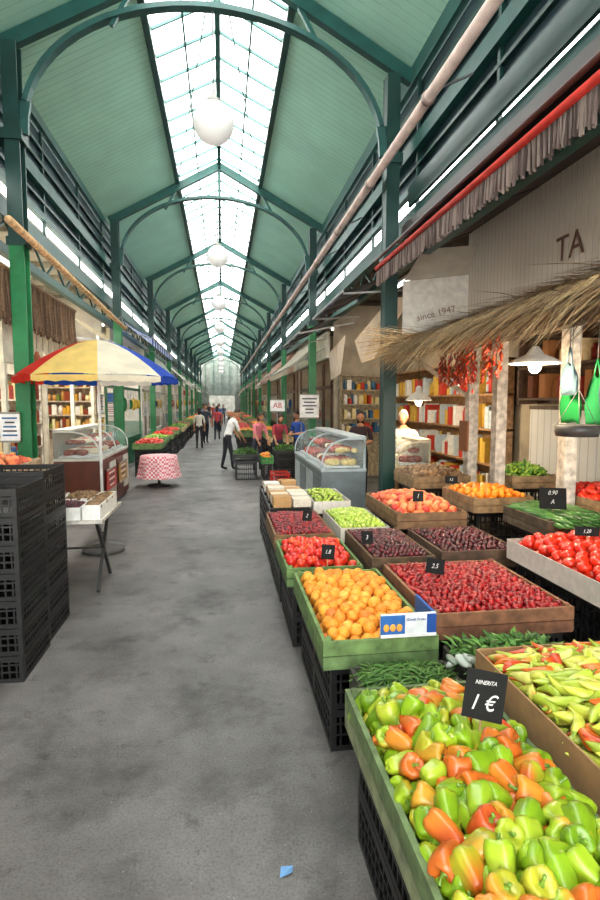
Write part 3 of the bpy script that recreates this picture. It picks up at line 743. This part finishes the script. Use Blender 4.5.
# hanging dried peppers
mb=MB()
for k in range(13):
    x=2.36+R.uniform(-.08,.12); y=4.7+k*.085; L=R.uniform(.3,.5); mb.tube([(x,y,2.56),(x,y,2.5-L)],.004,PLAST,'806040',n=4)
    for j in range(26):
        z=2.42-L*j/26; a=R.uniform(0,6.3)
        rot=Matrix.Rotation(a,3,'Z')@Matrix.Rotation(pi-R.uniform(.3,.9),3,'X')
        place(mb,LONG[0],(x+.03*math.cos(a),y+.03*math.sin(a),z),rot,R.uniform(.016,.022),ch('B02A14','C04016','941E14','C85020'),'7A1A12',GLOSS,stem='7A5A30')
mb.build('dried_pepper_strings')
pendant(2.52,4.2,2.16,.2,2.62,65,flat=True); pendant(2.9,7.9,1.87,.2,4.3,70)
mb=MB()
for (x,y) in ((2.95,6.3),(3.0,5.72),(3.1,4.62)): mb.bx(x,x+.12,y,y+.12,0,2.75,WOOD,'D0C8BC')
mb.bx(2.9,3.05,1.2,7.1,2.5,2.62,WOOD,'8A7C6C'); mb.beam((2.35,7.1,2.55),(3.0,6.4,1.9),.05,.05,WOOD,'B8A894')
mb.build('timber_frame')
mb=MB(); mb.bx(4.22,4.28,1.0,7.1,0,1.75,TILE); mb.bx(4.2,4.28,1,7.1,1.75,1.8,WOOD,'6A5A4A'); mb.build('tiled_panel')
shelf('shop_shelf',1,4.2,5.2,6.9,1.9,2.7,2,'5A402C',PALS[2],.3,zb=1.82)
def bag(x,y,z,w,h,col):
    mb=MB(); vs=[];fs=[];n=24;K=10
    for i in range(K+1):
        t=i/K; ww=w*(.3+.7*min(1,t*2)**.6)*(1-.12*max(0,t-.8)/.2); dd=w*.10*(.3+math.sin(pi*min(1,t*.9+.05)))
        for k in range(n):
            a=2*pi*k/n; cr=1+.25*math.sin(6*a+i*.9)*(1-t)
            vs.append((x+dd*math.cos(a)*cr,y+ww*.5*math.copysign(abs(math.sin(a))**.7,math.sin(a))*(1+.05*math.cos(7*a+i)),z-h*t+.015*math.sin(3*a+i)))
    for i in range(K):
        for k in range(n): fs.append((i*n+k,i*n+(k+1)%n,(i+1)*n+(k+1)%n,(i+1)*n+k))
    fs.append(tuple(K*n+k for k in range(n))); mb.add(vs,fs,CANV,col,True)
    for s in(-1,1): mb.tube([(x,y+s*w*.15,z-.01),(x,y+s*w*.08,z+.08),(x,y,z+.14)],.008,PLAST,col,n=5)
    mb.tube([(x,y,z+.12),(x,y,2.5)],.004,PAINT,'606060',n=5)
    mb.build('plastic_bag')
bag(2.97,4.38,2.0,.28,.32,'1F9A4A'); bag(2.84,4.22,2.16,.22,.24,'5A7480'); bag(2.97,4.05,2.05,.26,.38,'1F9050'); bag(2.9,3.8,2.14,.24,.36,'4A6874')
bag(2.97,3.55,2.1,.22,.3,'404850')
mb=MB(); mb.lathe((2.78,4.0,1.58),[(0,0),(.15,.01),(.17,.09),(.18,.09),(.155,0),(0,-.01)],PAINT,'4A4A48',24)
for a in(0,2.1,4.2): mb.tube([(2.78+.17*math.cos(a),4.0+.17*math.sin(a),1.66),(2.78,4.0,1.95)],.003,PAINT,'808080',n=4)
mb.tube([(2.78,4.0,1.95),(2.78,4.0,2.64)],.003,PAINT,'808080',n=4); mb.build('hanging_scale_pan')
mb=MB(); mb.bx(2.92,2.945,6.28,6.5,1.25,1.62,CARD,'8A5A3A'); mb.build('paper_notice')
# ---- produce bins
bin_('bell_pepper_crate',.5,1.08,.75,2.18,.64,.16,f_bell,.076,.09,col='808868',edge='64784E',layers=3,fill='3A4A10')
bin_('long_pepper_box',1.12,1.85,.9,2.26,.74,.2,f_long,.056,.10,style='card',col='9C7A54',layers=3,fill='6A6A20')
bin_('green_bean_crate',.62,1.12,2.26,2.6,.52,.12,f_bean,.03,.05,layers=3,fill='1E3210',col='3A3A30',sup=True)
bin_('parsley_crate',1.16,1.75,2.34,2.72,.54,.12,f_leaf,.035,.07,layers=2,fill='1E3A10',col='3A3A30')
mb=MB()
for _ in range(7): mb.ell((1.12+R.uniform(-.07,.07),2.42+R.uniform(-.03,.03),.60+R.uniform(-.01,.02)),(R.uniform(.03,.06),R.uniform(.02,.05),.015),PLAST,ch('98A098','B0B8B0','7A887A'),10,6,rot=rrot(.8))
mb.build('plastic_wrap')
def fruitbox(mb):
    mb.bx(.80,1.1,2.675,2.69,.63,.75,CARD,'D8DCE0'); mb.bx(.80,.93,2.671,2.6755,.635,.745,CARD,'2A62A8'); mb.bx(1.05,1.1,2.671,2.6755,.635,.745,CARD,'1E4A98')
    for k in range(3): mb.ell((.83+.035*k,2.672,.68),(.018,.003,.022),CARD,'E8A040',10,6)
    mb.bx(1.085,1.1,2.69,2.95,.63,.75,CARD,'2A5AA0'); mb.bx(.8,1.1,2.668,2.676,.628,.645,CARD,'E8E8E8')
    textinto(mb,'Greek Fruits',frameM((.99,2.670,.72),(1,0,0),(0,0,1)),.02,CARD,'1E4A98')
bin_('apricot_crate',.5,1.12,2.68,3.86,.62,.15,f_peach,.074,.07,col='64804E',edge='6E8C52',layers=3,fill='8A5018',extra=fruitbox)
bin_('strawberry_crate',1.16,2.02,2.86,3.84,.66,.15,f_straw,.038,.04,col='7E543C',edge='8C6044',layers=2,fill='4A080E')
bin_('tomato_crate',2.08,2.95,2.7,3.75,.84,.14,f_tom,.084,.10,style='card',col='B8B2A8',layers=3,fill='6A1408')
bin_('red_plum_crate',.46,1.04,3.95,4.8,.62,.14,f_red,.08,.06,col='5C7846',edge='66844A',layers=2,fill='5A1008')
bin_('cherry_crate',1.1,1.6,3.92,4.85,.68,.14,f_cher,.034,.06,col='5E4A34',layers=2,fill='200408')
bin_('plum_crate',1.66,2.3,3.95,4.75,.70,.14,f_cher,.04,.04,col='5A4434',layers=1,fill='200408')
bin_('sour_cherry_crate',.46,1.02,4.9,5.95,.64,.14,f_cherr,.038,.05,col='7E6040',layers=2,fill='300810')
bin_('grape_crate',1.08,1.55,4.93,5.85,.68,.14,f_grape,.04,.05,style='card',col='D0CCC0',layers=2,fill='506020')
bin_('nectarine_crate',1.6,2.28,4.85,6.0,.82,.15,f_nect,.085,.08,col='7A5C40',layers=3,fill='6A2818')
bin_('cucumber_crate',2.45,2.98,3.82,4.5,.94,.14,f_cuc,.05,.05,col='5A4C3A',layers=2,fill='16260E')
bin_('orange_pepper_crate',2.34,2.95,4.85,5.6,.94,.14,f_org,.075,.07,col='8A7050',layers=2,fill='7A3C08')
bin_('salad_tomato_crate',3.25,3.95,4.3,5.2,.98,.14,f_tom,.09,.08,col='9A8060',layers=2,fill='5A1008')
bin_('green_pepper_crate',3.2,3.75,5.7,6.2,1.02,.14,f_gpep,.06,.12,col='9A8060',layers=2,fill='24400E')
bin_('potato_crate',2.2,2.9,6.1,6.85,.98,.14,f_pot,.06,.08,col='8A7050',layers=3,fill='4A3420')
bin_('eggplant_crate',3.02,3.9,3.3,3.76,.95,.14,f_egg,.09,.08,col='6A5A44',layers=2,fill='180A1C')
bin_('apple_box',1.02,1.45,6.1,7.0,.72,.14,f_grape,.06,.04,style='card',col='D8D4CC',layers=1)
mb=MB()
for k in range(14):
    x=.55+.22*(k%2)+R.uniform(0,.02); y=6.1+.24*(k//2); z=.66
    mb.bx(x,x+.2,y,y+.2,z,z+R.uniform(.05,.13),CARD,ch('E0DED8','D8C8B0','C8D0D8','B89060','E4E4E0','D8D0C0'))
mb.build('egg_cartons'); support(.52,.98,6.08,7.85,.655)
# price tags
tag(.87,1.70,.76,.135,.165,[('NINERITA',.02),('1 €',.075)],-.3,.2,.14)
tag(.78,4.02,.66,.1,.11,[('1.8',.045)],-.2,.25,.06); tag(1.4,3.45,.7,.12,.1,[('2.5',.045)],-.3,.25,.1); tag(2.4,3.3,.96,.15,.06,[('1.20',.035)],-.4)
tag(1.14,4.2,.72,.09,.1,[('3',.05)],-.2,.3,-.08); tag(2.6,4.0,1.0,.2,.17,[('0.90',.05),('A',.05)],-.4); tag(2.42,5.55,.98,.13,.08,[('1.5',.04)],-.3)
tag(.8,5.2,.7,.09,.1,[('2',.05)],-.2,.25,.1); tag(1.85,5.0,.9,.1,.1,[('1',.06)],-.3)
# ---- deli case right + bay 2
displaycase('refrigerated_case',1.4,2.05,7.7,10.6,.85,1.34,'6A767A',-1,'A8B4B8')
displaycase('counter_case',2.45,2.95,7.5,8.2,.9,1.3,'A07850',-1,'D8C8A8')
awning('slatted_awning',1,2.5,3.75,1.65,3.35,7.5,10.0,['2A2E38','3A3E4A','5A5E68'],.05,mat=CLOTH)
awning('slatted_awning',1,2.5,3.7,1.45,3.15,10.3,13.1,['3A3E48','24262E','8A8E90'],.05,mat=CLOTH)
mb=MB(); mb.quad([(2.35,7.6,3.3),(2.7,7.7,3.35),(2.6,9.3,2.6),(2.3,9.0,2.5)],CANV,'E8E0D4'); mb.quad([(2.35,7.6,3.3),(2.3,9.0,2.5),(2.28,9.4,2.9)],CANV,'E0D8CC'); mb.quad([(2.3,10.2,3.1),(2.3,11.8,2.9),(2.3,11.6,2.3),(2.3,10.6,2.4)],CANV,'F0ECE4'); mb.build('canvas_drape')
shelf('spice_shelf',1,13.4,-4.1,-2.85,1.1,2.5,4,'B8A888',['E8D8A0','C84030','D8A030','F0F0E8','3A6A90'],.3,xf=XR)
signboard('notice_board',(2.05,12.9,1.75),.45,.55,'y-','E8E8E8','#',tcol='505860')
mb=MB()
for x in(1.86,2.24): mb.tube([(x,12.95,0),(x,12.95,1.5)],.012,PAINT,'707070',n=6)
mb.beam((1.86,12.95,.3),(2.24,12.95,.3),.02,.02,PAINT,'707070'); mb.build('sign_stand')
signboard('notice_board',(1.5,15.0,1.75),.4,.32,'y-','F4F4F0','AB',tcol='C02020',ts=.2)
mb=MB(); mb.tube([(1.5,15.05,0),(1.5,15.05,1.62)],.015,PAINT,'808080'); mb.lathe((1.5,15.05,0),[(0,0),(.18,0),(.18,.03),(0,.04)],PAINT,'808080'); mb.build('sign_stand')
# floor crates ahead
bin_('lettuce_crate',.25,.85,13.0,13.9,.62,.2,f_leaf,.07,.1,style='plast',col='101114',layers=2,fill='2E4A18')
bin_('carrot_crate',.9,1.2,12.9,13.9,.55,.16,f_org,.09,.06,col='4A8A4A',layers=1)
bin_('leek_crate',1.25,1.8,12.95,13.9,.7,.2,f_leaf,.07,.1,style='plast',col='101114',layers=2,fill='2E4A18')
mb=MB()
pcrate(mb,1.05,1.45,11.8,12.35,0,.3,col='B82418'); mb.build('red_plastic_crate')
mb=MB(); mb.add([(.2,1.98,.002),(.25,1.99,.012),(.26,2.03,.004),(.21,2.03,.006)],[(0,1,2,3)],CARD,'6A98C8'); mb.build('paper_scrap')
# ================================================ PEOPLE
def person(name,loc,head,H=1.72,lean=0,shirt='E8E8E8',pants='2A2E3A',hair='2A1E18',skin='C08A68',arms='down',female=False,step=.0,sleeve='short'):
    k=H/1.74
    Rl=Matrix.Rotation(-lean,3,'X'); piv=Vector((0,0,.95))
    def up(p): return piv+Rl@(Vector(p)-piv)
    sw=.17 if female else .195
    J={'pel':(Vector((0,0,.95)),.125,.10),'sp':(up((0,.0,1.12)),.115,.09),'ch':(up((0,.01,1.30)),.145 if not female else .13,.105),
       'nb':(up((0,0,1.44)),.07,.06),'nk':(up((0,.015,1.52)),.05,.05)}
    for s,n in((-1,'L'),(1,'R')):
        st=step*s
        J['hip'+n]=(Vector((s*.09,0,.88)),.09,.09); J['kn'+n]=(Vector((s*.10,st*.5+.03,.49)),.058,.058); J['an'+n]=(Vector((s*.105,st,.09)),.04,.04); J['to'+n]=(Vector((s*.12,st+.16,.04)),.035,.03)
        J['sh'+n]=(up((s*sw,0,1.39)),.058,.058)
        if arms=='down': e,w=up((s*(sw+.05),.0,1.12)),up((s*(sw+.05),.09,.88))
        elif arms=='reach': e,w=up((s*(sw+.03),.14,1.16)),up((s*(sw-.03),.38,1.10))
        elif arms=='low': 
            sh=up((s*sw,0,1.39)); e=sh+Vector((s*.03,.08,-.27)); w=e+Vector((-s*.03,.14,-.2))
        else: e,w=up((s*(sw+.06),.02,1.13)),up((s*.10,.24,1.12))
        J['el'+n]=(e,.042,.042); J['wr'+n]=(w,.027,.03)
    E=[('pel','sp','shirt'),('sp','ch','shirt'),('ch','nb','shirt'),('nb','nk','skin')]
    for n in 'LR': E+=[('pel','hip'+n,'pants'),('hip'+n,'kn'+n,'pants'),('kn'+n,'an'+n,'pants'),('an'+n,'to'+n,'shoe'),('ch','sh'+n,'shirt'),('sh'+n,'el'+n,'shirt'),('el'+n,'wr'+n,'skin' if sleeve=='short' else 'shirt')]
    keys=list(J); me=bpy.data.meshes.new('b'); me.from_pydata([J[q][0] for q in keys],[(keys.index(a),keys.index(b)) for a,b,_ in E],[])
    ob=bpy.data.objects.new('b',me); bpy.context.collection.objects.link(ob)
    ob.modifiers.new('s','SKIN'); sv=me.skin_vertices[0].data
    for i,q in enumerate(keys): sv[i].radius=(J[q][1],J[q][2]); sv[i].use_root=(q=='pel')
    sd=ob.modifiers.new('u','SUBSURF'); sd.levels=2; sd.render_levels=2
    dg=bpy.context.evaluated_depsgraph_get(); bm=bpy.data.meshes.new_from_object(ob.evaluated_get(dg))
    CM={'shirt':lin(shirt),'pants':lin(pants),'skin':lin(skin),'shoe':lin('1A1614')}
    def lab(p):
        best=9;L='shirt'
        for a,b,l in E:
            A=J[a][0];B=J[b][0];d=B-A;t=max(0,min(1,(p-A).dot(d)/d.length_squared)); D=(p-(A+d*t)).length-.5*(J[a][1]*(1-t)+J[b][1]*t)
            if D<best: best=D;L=l
        return L
    mb=MB(); M=Matrix.Translation(loc)@Matrix.Rotation(head,4,'Z')@Matrix.Scale(k,4)
    mb.xf=M
    vs=[v.co.copy() for v in bm.vertices]; labs=[lab(v) for v in vs]
    mb.add(vs,[tuple(p.vertices) for p in bm.polygons],CLOTH,smooth=True,cols=[CM[l] for l in labs])
    bpy.data.objects.remove(ob); bpy.data.meshes.remove(bm)
    hc=up((0,.03,1.63)); Hr=Matrix.Rotation(-lean*.6,3,'X')
    def hp(p): return hc+Hr@Vector(p)
    T=sphT(16,12); hv=[]
    for x,y,z in T[0]:
        w=1-.22*max(0,-z)**1.3; hv.append(hp((x*.074*w,y*.092*(1-.1*max(0,-z)),z*.118)))
    mb.add(hv,T[1],SKIN,skin,True)
    mb.add([hp((-.012,.086,-.02)),hp((.012,.086,-.02)),hp((0,.112,-.025)),hp((0,.088,.02))],[(0,1,2),(0,2,3),(2,1,3)],SKIN,skin,True)
    for s in(-1,1):
        mb.ell(hp((s*.028,.079,.012)),(.012,.008,.008),SKIN,'F0F0F0',8,6); mb.ell(hp((s*.028,.086,.012)),(.005,.004,.005),SKIN,'20140C',6,5)
        mb.ell(hp((s*.028,.083,.033)),(.016,.006,.004),SKIN,hair,8,5); mb.ell(hp((s*.075,0,.0)),(.012,.02,.03),SKIN,skin,8,6)
    mb.ell(hp((0,.082,-.055)),(.024,.008,.007),SKIN,'A05848',10,5)
    hv=[]
    for x,y,z in T[0]:
        front=max(0,y); cut=-.1+.75*front; zz=max(z,cut) if not female else max(z,(-1.0 if y<.2 else cut)); 
        hv.append(hp((x*.083,y*.098-.006,zz*.128+.004)))
    mb.add(hv,T[1],MATTE,hair,True)
    if female:
        mb.ell(hp((0,-.06,-.09)),(.07,.05,.12),MATTE,hair,12,8)
    for n,s in(('L',-1),('R',1)):
        e=J['el'+n][0];w=J['wr'+n][0]; d=(w-e).normalized(); side=d.cross(Vector((0,0,1)));
        if side.length<.2: side=Vector((0,1,0))
        side.normalize(); nrm=side.cross(d)
        pc=w+d*.045; M3=Matrix((side,d,nrm)).transposed()
        mb.ell(pc,(.038,.055,.016),SKIN,skin,10,7,rot=M3)
        for j,L in enumerate((.06,.072,.068,.052)):
            b=w+d*.085+side*(-.027+.018*j); m1=b+d*L*.5-nrm*.008; m2=b+d*L*.85-nrm*.028
            mb.tube([b-d*.02,b,m1,m2],[.009,.009,.008,.006],SKIN,skin,n=6)
        tb=w+d*.03-side*s*.03; mb.tube([tb,tb+d*.03-side*s*.02,tb+d*.055-side*s*.022-nrm*.01],[.011,.01,.007],SKIN,skin,n=6)
    mb.xf=None
    mb.build(name)
person('man',(.12,14.9,0),-pi/2+.3,1.74,.42,'ECECEC','23252C','2A1E18',arms='low',step=.12)
person('woman',(.90,14.55,0),.5+pi,1.6,.3,'D87A88','3A3A48','3A2418',arms='low',female=True)
person('woman',(1.45,14.5,0),.2+pi,1.6,.45,'A83A48','3A3A48','3A2418',arms='low',female=True)
person('man',(2.0,14.4,0),2.2,1.62,.1,'2A50A0','2A2E3A',arms='fold')
person('man',(2.9,8.55,0),pi-.5,1.72,.05,'C8C4C0','2A2E3A','C8C4C0',arms='fold',sleeve='long')
person('woman',(2.65,10.4,0),pi-.2,1.68,.05,'3A2A30','2A2E3A','241612',arms='fold',female=True)
person('woman',(-.9,22,0),0,1.62,.0,'D8D0C0','302A30','2A1A14',arms='down',female=True)
person('man',(-.75,25,0),pi+.3,1.75,.0,'38404A','202430',arms='down',step=.15)
person('woman',(-.25,27,0),0,1.65,.0,'C84A50','202430',arms='down',female=True,step=.1)
person('man',(-1.0,30,0),0,1.75,.0,'8A90A8','303848',arms='down',step=-.15)
person('man',(-.2,34,0),pi,1.75,.0,'4A6A9A','303848',arms='down',step=.15)
person('man',(-.6,40,0),pi,1.75,.0,'A84A3A','303848',arms='down',step=.15)
person('woman',(.1,45,0),pi,1.65,.0,'404858','303848',arms='down',female=True,step=.15)
person('man',(-1.1,48,0),pi,1.75,.0,'303840','303848',arms='down',step=.15)
# ================================================ LIGHT + CAMERA
w=bpy.data.worlds.new('World'); bpy.context.scene.world=w; w.use_nodes=True
nt=w.node_tree; bg=nt.nodes['Background']; bg.inputs[0].default_value=(1,.985,.955,1); bg.inputs[1].default_value=10
cam=bpy.data.cameras.new('camera'); cam.sensor_fit='VERTICAL'; cam.sensor_height=36; cam.sensor_width=24; cam.lens=22
co=bpy.data.objects.new('camera',cam); co.location=(0,0,1.85); co.rotation_euler=(math.radians(90-4.99),0,math.radians(-8.04))
bpy.context.collection.objects.link(co); bpy.context.scene.camera=co; cam.clip_start=.05; cam.clip_end=300
bpy.context.scene.view_settings.view_transform='Standard'
